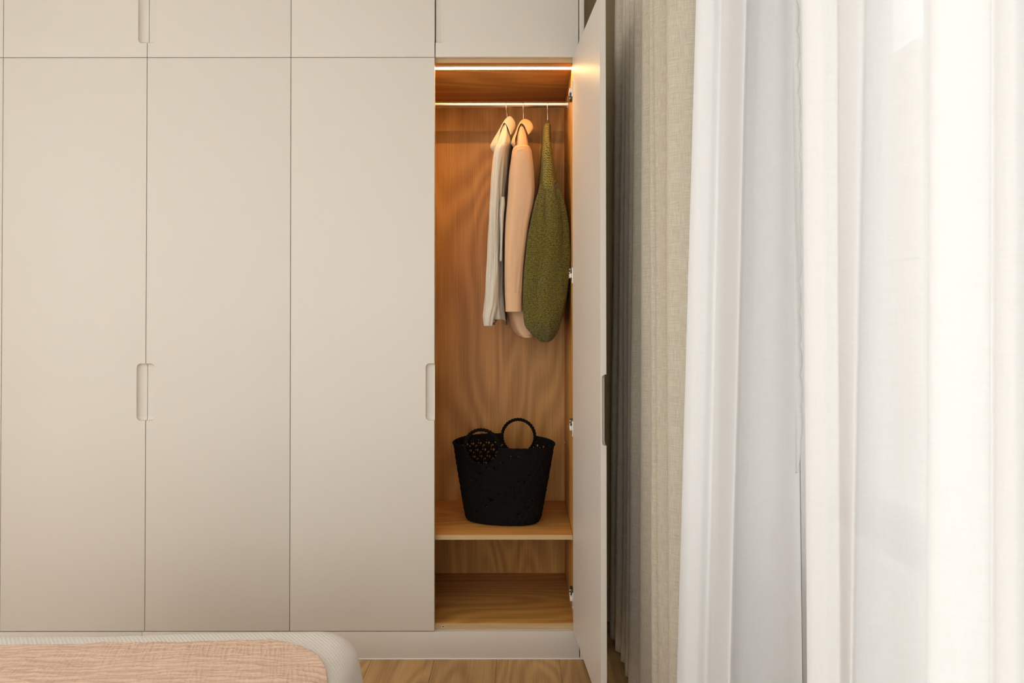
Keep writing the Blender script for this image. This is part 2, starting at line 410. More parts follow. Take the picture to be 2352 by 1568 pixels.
def door_mesh(w, h, recess=None, rz=0.0):
    """x 0..w, z 0..h, front at y=-TH, back at y=0; recess = None, 'L' or 'R' edge, rz = height of the recess centre"""
    def lines(pts): return sorted(set(round(p, 6) for p in pts))
    us = [0, 0.0007, 0.0015, w-0.0015, w-0.0007, w]; vs = [0, 0.0007, 0.0015, h-0.0015, h-0.0007, h]
    if recess:
        near = [k*0.0012 for k in range(int((RW+0.002)/0.0012)+1)] + [RW-0.0003, RW]
        us += [p if recess == 'L' else w-p for p in near]
        a, b_ = rz-RH/2, rz+RH/2
        vv = [k*0.0012 for k in range(19)]
        for p in vv: vs += [a+p, b_-p]
        vs += [a-0.0003, b_+0.0003, a+0.0003, b_-0.0003] + [a + 0.024 + (RH-0.048)*k/10 for k in range(11)]
    us = lines(us); vs = [v for v in lines(vs) if 0 <= v <= h]
    U, V = np.meshgrid(us, vs)
    ed = np.minimum(np.minimum(U, w-U), np.minimum(V, h-V))
    Y = np.full(U.shape, -TH) + np.where(ed < 0.0015, 0.0015*(1-np.sqrt(np.clip(1-((0.0015-ed)/0.0015)**2, 0, 1))), 0)
    if recess:
        du = U if recess == 'L' else w-U
        qx = du - (RW-RR); qz = np.abs(V-rz) - (RH/2-RR)
        sd = np.hypot(np.maximum(qx, 0), np.maximum(qz, 0)) + np.minimum(np.maximum(qx, qz), 0) - RR
        s = np.clip(-sd/0.012, 0, 1)
        Y = np.where(sd < -1e-6, np.maximum(Y, -TH + 0.0035*np.clip(-sd/0.0004, 0, 1) + (RD-0.0035)*np.sqrt(1-(1-s)**2)), Y)
    nv, nu = U.shape
    Pf = np.stack([U, Y, V], -1).reshape(-1, 3)
    me = bpy.data.meshes.new('door')
    idx = np.arange(nv*nu).reshape(nv, nu)
    fs = np.stack([idx[:-1, :-1], idx[:-1, 1:], idx[1:, 1:], idx[1:, :-1]], -1).reshape(-1, 4).tolist()
    per = list(idx[0, :]) + list(idx[1:, -1]) + list(idx[-1, -2::-1]) + list(idx[-2:0:-1, 0])
    verts = Pf.tolist(); base = len(verts)
    for i in per: verts.append([Pf[i][0], 0.0, Pf[i][2]])
    n = len(per)
    for k in range(n):
        fs.append([int(per[k]), base+k, base+(k+1) % n, int(per[(k+1) % n])])
    fs.append([base+k for k in range(n)])
    me.from_pydata(verts, [], fs); me.update()
    bm = bmesh.new(); bm.from_mesh(me); bmesh.ops.recalc_face_normals(bm, faces=bm.faces)
    for f in bm.faces: f.smooth = True
    for e in bm.edges:
        i, j = e.verts[0].index, e.verts[1].index
        if (i >= base or j >= base) or (len(e.link_faces) == 2 and e.calc_face_angle(0) > 0.6) or any(v.index >= base for f in e.link_faces for v in f.verts): e.smooth = False
    bm.to_mesh(me); bm.free()
    return me

HZ = Z_(899.5, YF)                       # height of the grip centre on the tall doors
UHZ = Z_(96, YF) + RH/2
BT = 0.0205
def carcass(root, x0, x1, z0, z1, oak):
    mz, mxx = ('oak_z', 'oak_x') if oak else ('lacquer', 'lacquer')
    t = BT; g = 0.0004
    box('side_panel', x0+g, x0+t, YC, YB-0.005, z0, z1, mz, root, 0.0006)
    box('side_panel', x1-t-0.0015, x1-g, YC, YB-0.005, z0, z1, mz, root, 0.0006)
    box('bottom_panel', x0+t, x1-t-0.0015, YC, YB-0.05, z0, z0+0.0215, mxx, root, 0.0006)
    box('top_panel', x0+t, x1-t-0.0015, YC, YB-0.05, z1-0.0205, z1, mxx, root, 0.0006)
    box('back_panel', x0+t, x1-t-0.0015, YB-0.06, YB-0.05, z0+0.0215, z1-0.0205, mz, root)

units = [(-1, 1, 'closed tall beige cabinet cut off by the left edge of the photo', 'closed upper cabinet cut off at the top left corner of the photo'),
         (1, 3, 'closed two-door tall beige cabinet behind the bed', 'closed two-door upper cabinet whose grips meet at the top left'),
         (3, 5, 'two-door tall cabinet with its right door open, oak interior and lit rail', 'two-door upper cabinet directly above the open lit wardrobe')]
tall_rec = dict(zip(range(-1, 5), ('R', 'L', 'R', 'L', 'R', 'L'))); up_rec = dict(zip(range(-1, 5), ('R', 'L', 'R', 'L', None, 'L')))
XE = SEAM[5]
XS1 = X_(1315, YC); XH, YH = X_(1315.5, 2.7535), 2.7535
OPEN = PI/2 + math.asin((X_(1379, 2.202)-XH)/STEP)
for (ka, kb, lab_t, lab_u) in units:
    x0, x1 = SEAM[ka], SEAM[kb]
    rt = empty('tall_cabinet', ((x0+x1)/2, (YC+YB)/2, ZB)); tag(rt, lab_t, 'cabinet', 'tall wardrobe cabinets')
    carcass(rt, x0, x1, ZB, ZTT, kb == 5)
    ru = empty('upper_cabinet', ((x0+x1)/2, (YC+YB)/2, ZTT+0.0005)); tag(ru, lab_u, 'cabinet', 'upper wardrobe cabinets')
    carcass(ru, x0, x1, ZTT+0.0005, ZU, False)
    for k in range(ka, kb):
        xk = SEAM[k]
        me = door_mesh(STEP-2*GAP, ZT-ZB-2*GAP, tall_rec[k], HZ-ZB-GAP)
        d = obj('door', me, 'lacquer', rt)
        if k < 4: d.location = (xk+GAP, YF+TH, ZB+GAP)
        else:
            for v in me.vertices: v.co.x -= STEP-2*GAP
            d.location = (XH, YH, ZB+GAP); d.rotation_euler = (0, 0, OPEN); open_root, open_door = rt, d
            tag(d, 'door standing open towards the room')
        sh_ = 0.0012 if k == 4 else 0
        d = obj('door', door_mesh(STEP-2*GAP-sh_, ZU-ZT-2*GAP, up_rec[k], UHZ-ZT-GAP), 'lacquer', ru)
        d.location = (xk+GAP+sh_, YF+TH, ZT+GAP)

tag(box('end_panel', XE+0.0022, XE+0.0215, YF, YB-0.002, 0.004, ZU, 'lacquer', bevel=0.0012), 'narrow beige end panel of the wardrobe behind the open door', 'panel')
tag(box('filler_strip', SEAM[-1], XE+0.0215, YF+0.006, YF+0.026, ZU+0.002, ZC-0.001, 'lacquer', bevel=0.001), 'beige filler strip between upper cabinets and ceiling', 'filler')
XP = X_(329, YF)
tag(box('plinth_board', SEAM[-1], XP-0.0006, YF, YF+0.02, 0.004, ZB-0.0025, 'lacquer', bevel=0.0015), 'left beige plinth board behind the bed', 'plinth')
tag(box('plinth_board', XP+0.0006, XE-0.0010, YF, YF+0.02, 0.004, ZB-0.0025, 'lacquer', bevel=0.0015), 'right beige plinth board under the open cabinet', 'plinth', None)
tag(box('trim_1', SEAM[-1], XE+0.0215, YF-0.003, YF+0.01, 0.0, 0.0045, 'caulk', bevel=0.001), kind='structure')
bm = bmesh.new(); add_box(bm, SEAM[-1], XE-0.0015, YF+0.021, YF+0.06, 0.0, ZB-0.001)
tag(obj('trim_2', bm, 'lacquer'), kind='structure')

# fittings of the open cabinet
XS0, YBK, ZTOP = SEAM[3]+BT, YB-0.06, ZTT-0.0205
XS1 = XE-BT-0.0015
r = open_root
ZSH = Z_(1226.5, 2.79)
sh = box('shelf', XS0+0.0005, XS1-0.0012, 2.79, YBK-0.001, ZSH-0.0187, ZSH, 'oak_x', r, 0.0008)
box('edge_band', XS0+0.0005, XS1-0.0012, 2.7888, 2.79, ZSH-0.0184, ZSH-0.0003, 'oak_edge', sh)
for o_ in [c for c in r.children if c.name.startswith(('bottom_panel', 'top_panel'))]:
    zz = [v.co.z for v in o_.data.vertices]
    box('edge_band', XS0, XS1, YC-0.0012, YC, min(zz)+0.0003, max(zz)-0.0003, 'oak_edge', o_)
led = box('led_strip', XS0+0.002, XS1-0.001, 2.806, 2.830, ZTOP-0.004, ZTOP-0.0005, 'led', r)
tag(led, 'glowing warm white light strip')
lp = bmesh.new(); add_box(lp, XS0+0.001, XS1-0.0005, 2.803, 2.8058, ZTOP-0.005, ZTOP-0.0002); add_box(lp, XS0+0.001, XS1-0.0005, 2.8302, 2.833, ZTOP-0.005, ZTOP-0.0002)
obj('led_profile', lp, 'steel', r)
YROD, ZROD, RROD = 3.06, Z_(238.5, 3.06), 0.0132
bm = bmesh.new(); add_tube(bm, [(XS0+0.001, YROD, ZROD), (XS1-0.001, YROD, ZROD)], RROD, 40); rod = obj('hanging_rod', bm, 'rod', r, smooth=True)
tag(rod, 'satin chrome clothes rail')
for s in (0, 1):
    xx = (XS0, XS0+0.009) if s == 0 else (XS1-0.009, XS1)
    bm = bmesh.new(); add_tube(bm, [(xx[0], YROD, ZROD), (xx[1], YROD, ZROD)], 0.0165, 32)
    add_box(bm, xx[0] + (0 if s == 0 else 0.006), xx[0]+0.003 + (0 if s == 0 else 0.006), YROD-0.012, YROD+0.012, ZROD-0.018, ZROD+0.034, 0.002)
    obj('rod_bracket', bm, 'rod', r, smooth=True)
# threaded insert in the bottom board edge, shelf pin
ip = Wd(1018, 1435, YC-0.0012)
bm = bmesh.new(); add_tube(bm, [(ip.x, YC-0.003, ip.z), (ip.x, YC-0.0010, ip.z)], 0.0052, 20); ins = obj('threaded_insert', bm, 'steel', r, smooth=True)
bm = bmesh.new(); add_tube(bm, [(ip.x, YC-0.0034, ip.z), (ip.x, YC-0.0029, ip.z)], 0.0028, 16); obj('screw_hole', bm, 'hole', ins)
YP = XS1*F/(1297-CX)
bm = bmesh.new(); add_tube(bm, [(XS1-0.003, YP, Z_(1015, YP)), (XS1, YP, Z_(1015, YP))], 0.0028, 12); obj('shelf_pin', bm, 'rod', r, smooth=True)
# hinges: cup plate and cover on the door, arm and mounting plate on the side panel
for hi, py in enumerate((201, 632, 985, 1378)):
    zc = Z_(py, 2.74)
    h = empty('hinge', (XS1, 2.78, zc)); attach(h, r); h.matrix_parent_inverse = Matrix.Translation(r.location).inverted()
    h.location = (XS1, 2.78, zc)
    lz = zc-ZB-GAP
    bm = bmesh.new(); add_box(bm, -0.0125, -0.0055, 0.0002, 0.0042, -0.031, 0.031, 0.0016, 2)
    for s in (-1, 1): add_tube(bm, [(-0.009, 0.0042, s*0.024), (-0.009, 0.0054, s*0.024)], 0.0024, 10)
    pl = obj('hinge_plate', bm, 'steel', None, smooth=True); pl.parent = h
    T = Matrix.Translation(Vector((XH, YH, zc))) @ Matrix.Rotation(OPEN, 4, 'Z')
    Hm = Matrix.Translation(Vector((XS1, 2.78, zc)))
    pl.matrix_parent_inverse = Hm.inverted(); pl.matrix_basis = T
    s = 1 if hi in (1, 2, 3) else -1
    def ch(name, bm_, mat):
        o = obj(name, bm_, mat, None, smooth=True); o.parent = h; o.matrix_parent_inverse = Hm.inverted(); return o
    bm = bmesh.new(); add_box(bm, XS1-0.0135, XS1-0.001, 2.760, 2.812, zc-0.0085, zc+0.0085, 0.0015); ch('hinge_arm', bm, 'plastic')
    zq = zc + s*0.0195
    bm = bmesh.new(); add_box(bm, XS1-0.0105, XS1-0.0003, 2.776, 2.815, zq-0.012, zq+0.012, 0.001); ch('mounting_plate', bm, 'dark_steel')
    for q in (-0.006, 0.006):
        bm = bmesh.new(); add_tube(bm, [(XS1-0.0138, 2.785, zq+q), (XS1-0.0104, 2.785, zq+q)], 0.0026, 10); ch('screw', bm, 'steel')

# ------------------------------------------------------------------ hangers and clothes
def hanger(label, px_top, px_bot, zneck, half, mat='hanger_wood', drop=0.118, tip=None):
    xt, xb = X_(px_top, YROD), X_(px_bot, YROD)
    root = empty('clothes_hanger', (xb, YROD, zneck)); tag(root, label, 'hanger', 'clothes hangers on the rail')
    rw = 0.0016; R = RROD + rw + 0.0003
    pts = [(xt, YROD + R*math.cos(a), ZROD + R*math.sin(a)) for a in np.linspace(math.radians(-25), PI, 14)]
    pts += [(xt, YROD-R, ZROD-0.010), (xt, YROD-R*0.85, ZROD-0.022), (xt + (xb-xt)*0.3, YROD-R*0.35, ZROD-0.034), (xt+(xb-xt)*0.5, YROD, ZROD-0.046), (xb, YROD, zneck-0.005)]
    bm = bmesh.new(); add_tube(bm, pts, rw, 10); obj('hook', bm, 'wire', root, smooth=True)
    bm = bmesh.new()
    n = 24; pts = []; rr = []
    for i in range(n+1):
        t = -1 + 2*i/n
        pts.append((xb, YROD + half*t, zneck - 0.012 - drop*abs(t))); rr.append(0.0058 - 0.0015*abs(t))
    add_tube(bm, pts, rr, 12); obj('shoulder_bar', bm, mat, root, smooth=True)
    if tip:
        bm = bmesh.new(); add_box(bm, xb-0.0058, xb+0.0058, YROD-0.014, YROD+0.014, zneck-0.016, zneck+0.001, 0.002); obj('neck_block', bm, mat, root, smooth=True)
    return root

def loft(rows, n=64, sub=8, expo=0.75, wrinkle=0.0, seed=0.0, fold=0.0, nf=3, zfun=None):
    """rows: (py, left px, right px, near Y, far Y, Y at which the pixels were read)"""
    R = []
    for (py, l, rr, y0, y1, ys) in rows:
        R.append((Z_(py, ys), (X_(l, ys)+X_(rr, ys))/2, (X_(rr, ys)-X_(l, ys))/2, y0, y1))
    R = catmull(R, sub)
    nv = len(R); P = np.zeros((nv, n, 3)); UV = np.zeros((nv, n, 2))
    for j, (z, cx, ax, y0, y1) in enumerate(R):
        yc, ay = (y0+y1)/2, (y1-y0)/2
        u = 0
        for i in range(n):
            t = 2*PI*i/n; c, s = math.cos(t), math.sin(t)
            x = cx + ax*math.copysign(abs(c)**expo, c); y = yc + ay*math.copysign(abs(s)**expo, s)
            f = min(1.0, j/8.0)
            w = wrinkle*f*(noise.noise(Vector((c*1.4+seed, s*2.2, z*5.0+seed))) + 0.5*noise.noise(Vector((c*4+seed, s*5, z*9))))
            w += fold*f*math.sin(nf*t + 2.0*noise.noise(Vector((seed, z*2.0, 0.5))) + seed)
            zz = z + (zfun(c, s, j/(nv-1)) if zfun else 0)
            P[j, i] = (x + w*c, y + w*s, zz)
            if i: u += np.linalg.norm(P[j, i]-P[j, i-1])
            UV[j, i] = (u, z)
    return P, UV

def loft_obj(name, rows, mat, parent, thick=0.0016, subsurf=True, **kw):
    P, UV = loft(rows, **kw)
    o = obj(name, grid_mesh(name, P, UV, closed_u=True), mat, parent, smooth='all')
    if thick: solidify(o, thick, -1.0)
    return o

def sheet(name, sections, mat, parent, n=10, m=10, thick=0.0018):
    """sections: list of polylines (world points), lofted into a smooth sheet"""
    S = np.array([catmull(s, n) for s in sections])
    S2 = np.array([catmull(S[:, k], m) for k in range(S.shape[1])])      # (nu, nv, 3)
    P = np.transpose(S2, (1, 0, 2))
    du = np.concatenate([np.zeros((P.shape[0], 1)), np.cumsum(np.linalg.norm(np.diff(P, axis=1), axis=-1), axis=1)], axis=1)
    dv = np.concatenate([np.zeros((1, P.shape[1])), np.cumsum(np.linalg.norm(np.diff(P, axis=0), axis=-1), axis=0)], axis=0)
    o = obj(name, grid_mesh(name, P, np.stack([du, dv], -1)), mat, parent, smooth='all')
    return solidify(o, thick, 0.0)

# --- cream linen shirt
hanger('slim wooden hanger under the cream linen shirt', 1163, 1166, Z_(279, YROD), 0.15)
sh1 = empty('linen_shirt', (X_(1150, 3.05), 3.05, Z_(745, 2.9))); tag(sh1, 'cream linen shirt hanging leftmost on the rail', 'shirt', 'clothes on the rail')
loft_obj('body', [(277, 1158, 1168, 2.99, 3.13, 3.0), (286, 1154, 1166, 2.965, 3.155, 2.97), (300, 1147, 1171, 2.93, 3.19, 2.93), (322, 1139, 1172, 2.88, 3.24, 2.89),
                  (347, 1135, 1167, 2.87, 3.25, 2.88), (418, 1131, 1163, 2.875, 3.25, 2.89), (470, 1129, 1160, 2.88, 3.25, 2.89), (540, 1125, 1156, 2.88, 3.25, 2.89),
                  (640, 1123, 1156, 2.88, 3.25, 2.89), (715, 1126, 1158, 2.88, 3.25, 2.89), (740, 1130, 1160, 2.88, 3.25, 2.89)], 'linen', sh1, n=160, wrinkle=0.008, fold=0.0028, nf=9, seed=1.3,
         zfun=lambda c, s, q: -0.012*max(0, q-0.8)*5*math.cos(3*s))
slv = loft_obj('sleeve', [(330, 1140, 1164, 2.862, 2.93, 2.87), (347, 1135, 1158, 2.845, 2.92, 2.87), (400, 1131, 1149, 2.845, 2.90, 2.87), (454, 1128, 1145, 2.845, 2.89, 2.87), (520, 1123, 1143, 2.845, 2.89, 2.87),
                    (600, 1120, 1142, 2.845, 2.89, 2.87), (670, 1117, 1141, 2.845, 2.89, 2.87), (702, 1114, 1139, 2.845, 2.89, 2.87), (722, 1111, 1135, 2.842, 2.885, 2.87), (735, 1112, 1132, 2.841, 2.88, 2.87), (748, 1113.5, 1129.5, 2.842, 2.876, 2.87)], 'linen', sh1,
         n=72, wrinkle=0.006, seed=4.1, expo=0.9)
loft_obj('sleeve', [(330, 1144, 1166, 3.20, 3.27, 3.23), (400, 1138, 1166, 3.22, 3.283, 3.24), (520, 1133, 1163, 3.22, 3.283, 3.24), (640, 1130, 1160, 3.22, 3.28, 3.24), (690, 1132, 1156, 3.23, 3.28, 3.24)], 'linen', sh1, n=40, wrinkle=0.003, seed=9.0, expo=0.9)
# rolled cuff fold showing between sleeve and front panel
loft_obj('cuff_fold', [(452, 1151, 1158, 2.861, 2.88, 2.87), (470, 1149, 1159, 2.856, 2.878, 2.87), (495, 1148, 1156, 2.857, 2.876, 2.87), (540, 1150, 1154, 2.860, 2.874, 2.87), (600, 1148, 1152, 2.862, 2.874, 2.87)], 'linen', sh1, n=24, wrinkle=0.002, seed=3.3, expo=1.0)
def PT(px, py, Y): return tuple(Wd(px, py, Y))
sheet('collar', [[PT(1144, 338, 2.895), PT(1143, 326, 2.895), PT(1147, 307, 2.918), PT(1152, 291, 2.94), PT(1157, 281, 2.955), PT(1163, 284, 2.95), PT(1169, 296, 2.935), PT(1173, 309, 2.925)],
                 [PT(1133, 349, 2.945), PT(1127, 333, 2.945), PT(1143, 303, 2.975), PT(1160, 274, 3.0), PT(1172, 267, 3.01), PT(1182, 280, 3.01), PT(1183, 292, 3.01), PT(1178, 304, 3.0)],
                 [PT(1142, 335, 3.06), PT(1140, 322, 3.06), PT(1150, 298, 3.07), PT(1162, 274, 3.07), PT(1171, 269, 3.07), PT(1180, 278, 3.07), PT(1182, 290, 3.07), PT(1178, 300, 3.07)],
                 [PT(1147, 330, 3.13), PT(1146, 318, 3.13), PT(1153, 298, 3.14), PT(1162, 280, 3.14), PT(1169, 276, 3.14), PT(1176, 283, 3.14), PT(1178, 292, 3.14), PT(1176, 300, 3.14)]], 'linen', sh1)

# --- peach shirt
hanger('slim wooden hanger under the peach shirt', 1202, 1203, Z_(284, YROD), 0.15)
sh2 = empty('peach_shirt', (X_(1198, 3.05), 3.05, Z_(775, 2.9))); tag(sh2, 'peach cotton shirt hanging between the cream shirt and green sweater', 'shirt', 'clothes on the rail')
loft_obj('body', [(280, 1195, 1204, 2.99, 3.13, 3.0), (290, 1191, 1205, 2.955, 3.165, 2.96), (305, 1185, 1211, 2.915, 3.205, 2.92), (322, 1181, 1215, 2.885, 3.235, 2.885), (340, 1179, 1218, 2.872, 3.25, 2.88), (400, 1174, 1226, 2.88, 3.25, 2.89),
                  (470, 1170, 1227, 2.915, 3.25, 2.92), (560, 1167, 1229, 2.925, 3.25, 2.93), (660, 1164, 1231, 2.925, 3.25, 2.93), (716, 1163, 1232, 2.925, 3.25, 2.93), (745, 1171, 1232, 2.925, 3.25, 2.93), (760, 1178, 1231, 2.925, 3.25, 2.93), (770, 1187, 1230, 2.925, 3.25, 2.93), (775, 1195, 1229, 2.925, 3.25, 2.93)],
         'peach', sh2, n=120, wrinkle=0.003, fold=0.001, nf=7, seed=2.2)
hemP, hemUV = loft([(769, 1186, 1230.5, 2.9245, 3.2505, 2.93), (775.6, 1194.5, 1229.5, 2.9245, 3.2505, 2.93)], n=120, sub=3)
solidify(obj('hem', grid_mesh('hem', hemP, hemUV, closed_u=True), 'peach_hem', sh2, smooth='all'), 0.003, 0.0)
slv2 = loft_obj('sleeve', [(334, 1182, 1216, 2.872, 2.95, 2.885), (342, 1178, 1219, 2.853, 2.95, 2.875), (356, 1175.5, 1221.5, 2.845, 2.945, 2.87), (400, 1170, 1226, 2.843, 2.935, 2.87), (454, 1166, 1226, 2.843, 2.92, 2.87), (520, 1161.5, 1213, 2.843, 2.905, 2.87),
                    (600, 1160, 1202.5, 2.843, 2.90, 2.87), (660, 1160.5, 1197.5, 2.845, 2.90, 2.87), (684, 1161, 1196.5, 2.846, 2.90, 2.87)], 'peach', sh2, n=72, wrinkle=0.0025, seed=6.0, expo=0.85)
cf = loft_obj('cuff', [(673, 1160, 1198, 2.8435, 2.901, 2.87), (680, 1160.5, 1197.5, 2.8435, 2.901, 2.87), (700, 1161.5, 1197, 2.8435, 2.901, 2.87), (716, 1162, 1197, 2.8435, 2.901, 2.87)], 'peach', sh2, n=72, wrinkle=0.001, seed=6.5, expo=0.85)
for nm, py in (('stitching', 683.5), ('stitching', 674)):
    P_, U_ = loft([(py, 1159.8, 1198.2, 2.8428, 2.9015, 2.87), (py+1.2, 1159.9, 1198.1, 2.8428, 2.9015, 2.87)], n=72, sub=2, expo=0.85)
    obj(nm, grid_mesh(nm, P_, U_, closed_u=True), 'peach_hem', cf, smooth='all')
pts = [PT(1179, 346, 2.852), PT(1184, 341, 2.847), PT(1191, 337.5, 2.845), PT(1199, 336, 2.846), PT(1208, 336, 2.851), PT(1215, 337, 2.862), PT(1218, 339, 2.875)]
bm = bmesh.new(); add_tube(bm, catmull(pts, 6), 0.0014, 8); obj('shoulder_seam', bm, 'peach_hem', slv2, smooth=True)
loft_obj('sleeve', [(336, 1188, 1216, 3.19, 3.27, 3.23), (400, 1182, 1220, 3.21, 3.288, 3.24), (520, 1178, 1220, 3.21, 3.288, 3.24), (640, 1178, 1214, 3.21, 3.285, 3.24), (700, 1182, 1210, 3.22, 3.28, 3.24)], 'peach', sh2, n=40, wrinkle=0.003, seed=9.4, expo=0.9)
sheet('collar', [[PT(1184, 330, 2.88), PT(1183, 320, 2.88), PT(1187, 305, 2.91), PT(1191, 291, 2.935), PT(1197, 282, 2.95), PT(1204, 286, 2.945), PT(1210, 298, 2.93), PT(1214, 308, 2.92)],
                 [PT(1180, 337, 2.915), PT(1174.5, 326, 2.915), PT(1184, 303, 2.955), PT(1195, 279, 2.99), PT(1207, 273, 3.0), PT(1219, 279, 2.99), PT(1225, 292, 2.98), PT(1221, 302, 2.975)],
                 [PT(1186, 322, 3.06), PT(1184, 314, 3.06), PT(1190, 296, 3.07), PT(1199, 278, 3.07), PT(1207, 274, 3.07), PT(1216, 280, 3.07), PT(1219, 292, 3.07), PT(1217, 298, 3.07)],
                 [PT(1188, 318, 3.13), PT(1187, 311, 3.13), PT(1191, 297, 3.14), PT(1198, 284, 3.14), PT(1205, 280, 3.14), PT(1212, 285, 3.14), PT(1214, 294, 3.14), PT(1213, 298, 3.14)]], 'peach', sh2)

# --- olive sweater
hanger('cherry wood hanger showing above the olive sweater', 1257.5, 1258.5, Z_(276, YROD), 0.15, tip=True)
sw = empty('knit_sweater', (X_(1256, 3.05), 3.05, Z_(783, 2.9))); tag(sw, 'olive green chunky knit sweater hanging at the right end of the rail', 'sweater', 'clothes on the rail')
loft_obj('body', [(285, 1252, 1264, 2.985, 3.135, 3.0), (292, 1250.5, 1264.5, 2.965, 3.155, 2.97), (305, 1249.5, 1265.5, 2.93, 3.19, 2.93), (326, 1248.5, 1267.5, 2.88, 3.24, 2.88), (345, 1247, 1270, 2.86, 3.25, 2.87), (381, 1244, 1276, 2.858, 3.25, 2.87), (410, 1241, 1280.5, 2.858, 3.25, 2.87),
                  (440, 1238.5, 1285, 2.86, 3.25, 2.87), (500, 1238, 1287, 2.92, 3.25, 2.92), (600, 1238, 1288, 2.925, 3.25, 2.93), (700, 1238, 1286, 2.925, 3.25, 2.93), (745, 1239, 1283, 2.925, 3.25, 2.93)], 'knit_open', sw, thick=0.004, n=110, wrinkle=0.003, seed=7.7)
loft_obj('sleeve', [(420, 1243, 1281, 2.87, 2.91, 2.875), (436, 1238.5, 1285, 2.852, 2.91, 2.87), (450, 1234, 1289, 2.846, 2.91, 2.87), (472, 1228, 1294, 2.843, 2.91, 2.87), (515, 1220.5, 1301, 2.842, 2.912, 2.875), (550, 1215, 1304, 2.842, 2.913, 2.875), (588, 1211, 1305, 2.842, 2.913, 2.875), (643, 1205.5, 1303, 2.842, 2.913, 2.875),
                    (700, 1203.5, 1295.5, 2.843, 2.912, 2.875), (735, 1205.5, 1287, 2.845, 2.91, 2.87), (750, 1209, 1283, 2.85, 2.908, 2.87), (765, 1222, 1277, 2.856, 2.905, 2.87), (777, 1235, 1268, 2.864, 2.90, 2.87), (784, 1243, 1258, 2.872, 2.895, 2.87)], 'knit', sw, thick=0.004, n=110, wrinkle=0.009, fold=0.0025, nf=5, seed=8.8, expo=0.95)
loft_obj('sleeve', [(430, 1244, 1276, 3.20, 3.26, 3.23), (500, 1238, 1288, 3.19, 3.285, 3.24), (600, 1234, 1290, 3.19, 3.285, 3.24), (700, 1234, 1284, 3.20, 3.28, 3.24), (740, 1242, 1272, 3.21, 3.27, 3.24)], 'knit', sw, thick=0.004, n=50, wrinkle=0.003, seed=5.0)
# loose wool fibres standing off the near sleeve and shoulder
verts, faces = [], []
rng = random.Random(3)
def sleeve_pt(py, t):
    tab = [(290, 1250.5, 1264.5, 2.97), (326, 1248.5, 1267.5, 2.88), (381, 1244, 1276, 2.858), (436, 1238.5, 1285, 2.852), (472, 1228, 1295, 2.843), (515, 1220.5, 1304, 2.842), (588, 1211, 1310, 2.842), (643, 1204.5, 1306.5, 2.842), (700, 1202.5, 1296.5, 2.843), (735, 1204.5, 1287, 2.845), (768, 1225, 1275, 2.858), (783, 1243, 1259, 2.874)]
    for (a, b_) in zip(tab, tab[1:]):
        if a[0] <= py <= b_[0]:
            q = (py-a[0])/(b_[0]-a[0]); l, r_, y0 = [a[k]+(b_[k]-a[k])*q for k in (1, 2, 3)]
            xl, xr = X_(l, 2.875), X_(r_, 2.875); ay = 0.055
            c, s = math.cos(t), math.sin(t)
            return Vector(((xl+xr)/2 + (xr-xl)/2*c, y0+ay+ay*s, Z_(py, 2.875))), Vector((c, s, 0)).normalized()
for _ in range(5200):
    p, nr = sleeve_pt(rng.uniform(292, 782), rng.uniform(PI, 2*PI))
    d = (nr + Vector((rng.uniform(-1, 1), rng.uniform(-1, 1), rng.uniform(-1.2, .8)))).normalized()*rng.uniform(0.002, 0.006)
    s = d.cross(Vector((rng.random(), rng.random(), rng.random()))).normalized()*0.00022
    k = len(verts); q = p - nr*0.001
    verts += [q-s, q+s, q+d*0.6+nr*0.0006, q+d-Vector((0, 0, 0.001))]; faces += [(k, k+1, k+2), (k+1, k+3, k+2)]
me = bpy.data.meshes.new('wool_fuzz'); me.from_pydata([tuple(v) for v in verts], [], faces); me.update()
tag(obj('wool_fuzz', me, plain('olive_wool_fibre', (0.22, 0.17, 0.035), 1.0, spec=0.05, var=0.3), sw), kind='stuff')

# ------------------------------------------------------------------ crochet bag
BX, BY, BZ0, BZ1, BROT = X_(1154, 2.99)+0.002, 2.998, ZSH+0.0005, 0.786, math.radians(-13)
bag = empty('crochet_bag', (BX, BY, BZ0)); tag(bag, 'black crocheted tote bag with round rope handles standing on the oak shelf', 'bag')
ringF = dict(c=Vector((X_(1107.5, 2.905), 2.905, Z_(1027, 2.905))), R=0.0735)
ringB = dict(c=Vector((X_(1190.5, 3.075), 3.075, Z_(1001.5, 3.075))), R=0.0722)
NU, NV = 320, 96
def bag_pt(t, v, rad=0.0):
    e = 0.86
    a = 0.1555 + (0.2135-0.1555)*v**0.9; b_ = 0.096 + 0.012*v
    if v < 0.10: q = v/0.10; k = 0.965 + 0.035*math.sqrt(1-(1-q)**2); a *= k; b_ *= k
    c, s = math.cos(t), math.sin(t)
    x = (a+rad)*math.copysign(abs(c)**e, c); y = (b_+rad)*math.copysign(abs(s)**e, s)
    z = BZ0 + 0.003 + (BZ1 - BZ0 - 0.003)*v
    z += 0.012*v**3*s - 0.004*v**3*math.cos(2*t)                     # the back rim stands a little higher
    y += 0.02*v*math.cos(t*2)*0.3
    return Vector((BX + x*math.cos(BROT) - y*math.sin(BROT), BY + x*math.sin(BROT) + y*math.cos(BROT), z))
P = np.zeros((NV+1, NU, 3)); UV = np.zeros((NV+1, NU, 2))
for j in range(NV+1):
    for i in range(NU):
        t = 2*PI*i/NU
        mi, mj = i/10.0, j/8.0
        sh_ = (mi + 0.5*(int(mj) % 2)) % 1.0
        fan = math.sin(PI*sh_)**0.7 * (0.45 + 0.55*((mj % 1.0)))
        rib = 0.4*abs(math.sin(PI*5*sh_))
        P[j, i] = bag_pt(t, j/NV, 0.0045*fan*(0.7+rib*0.5) + 0.0015*nz(i*0.35, j*0.35))
        UV[j, i] = (i*0.003, j*0.003)
keep = np.ones((NV, NU), bool)
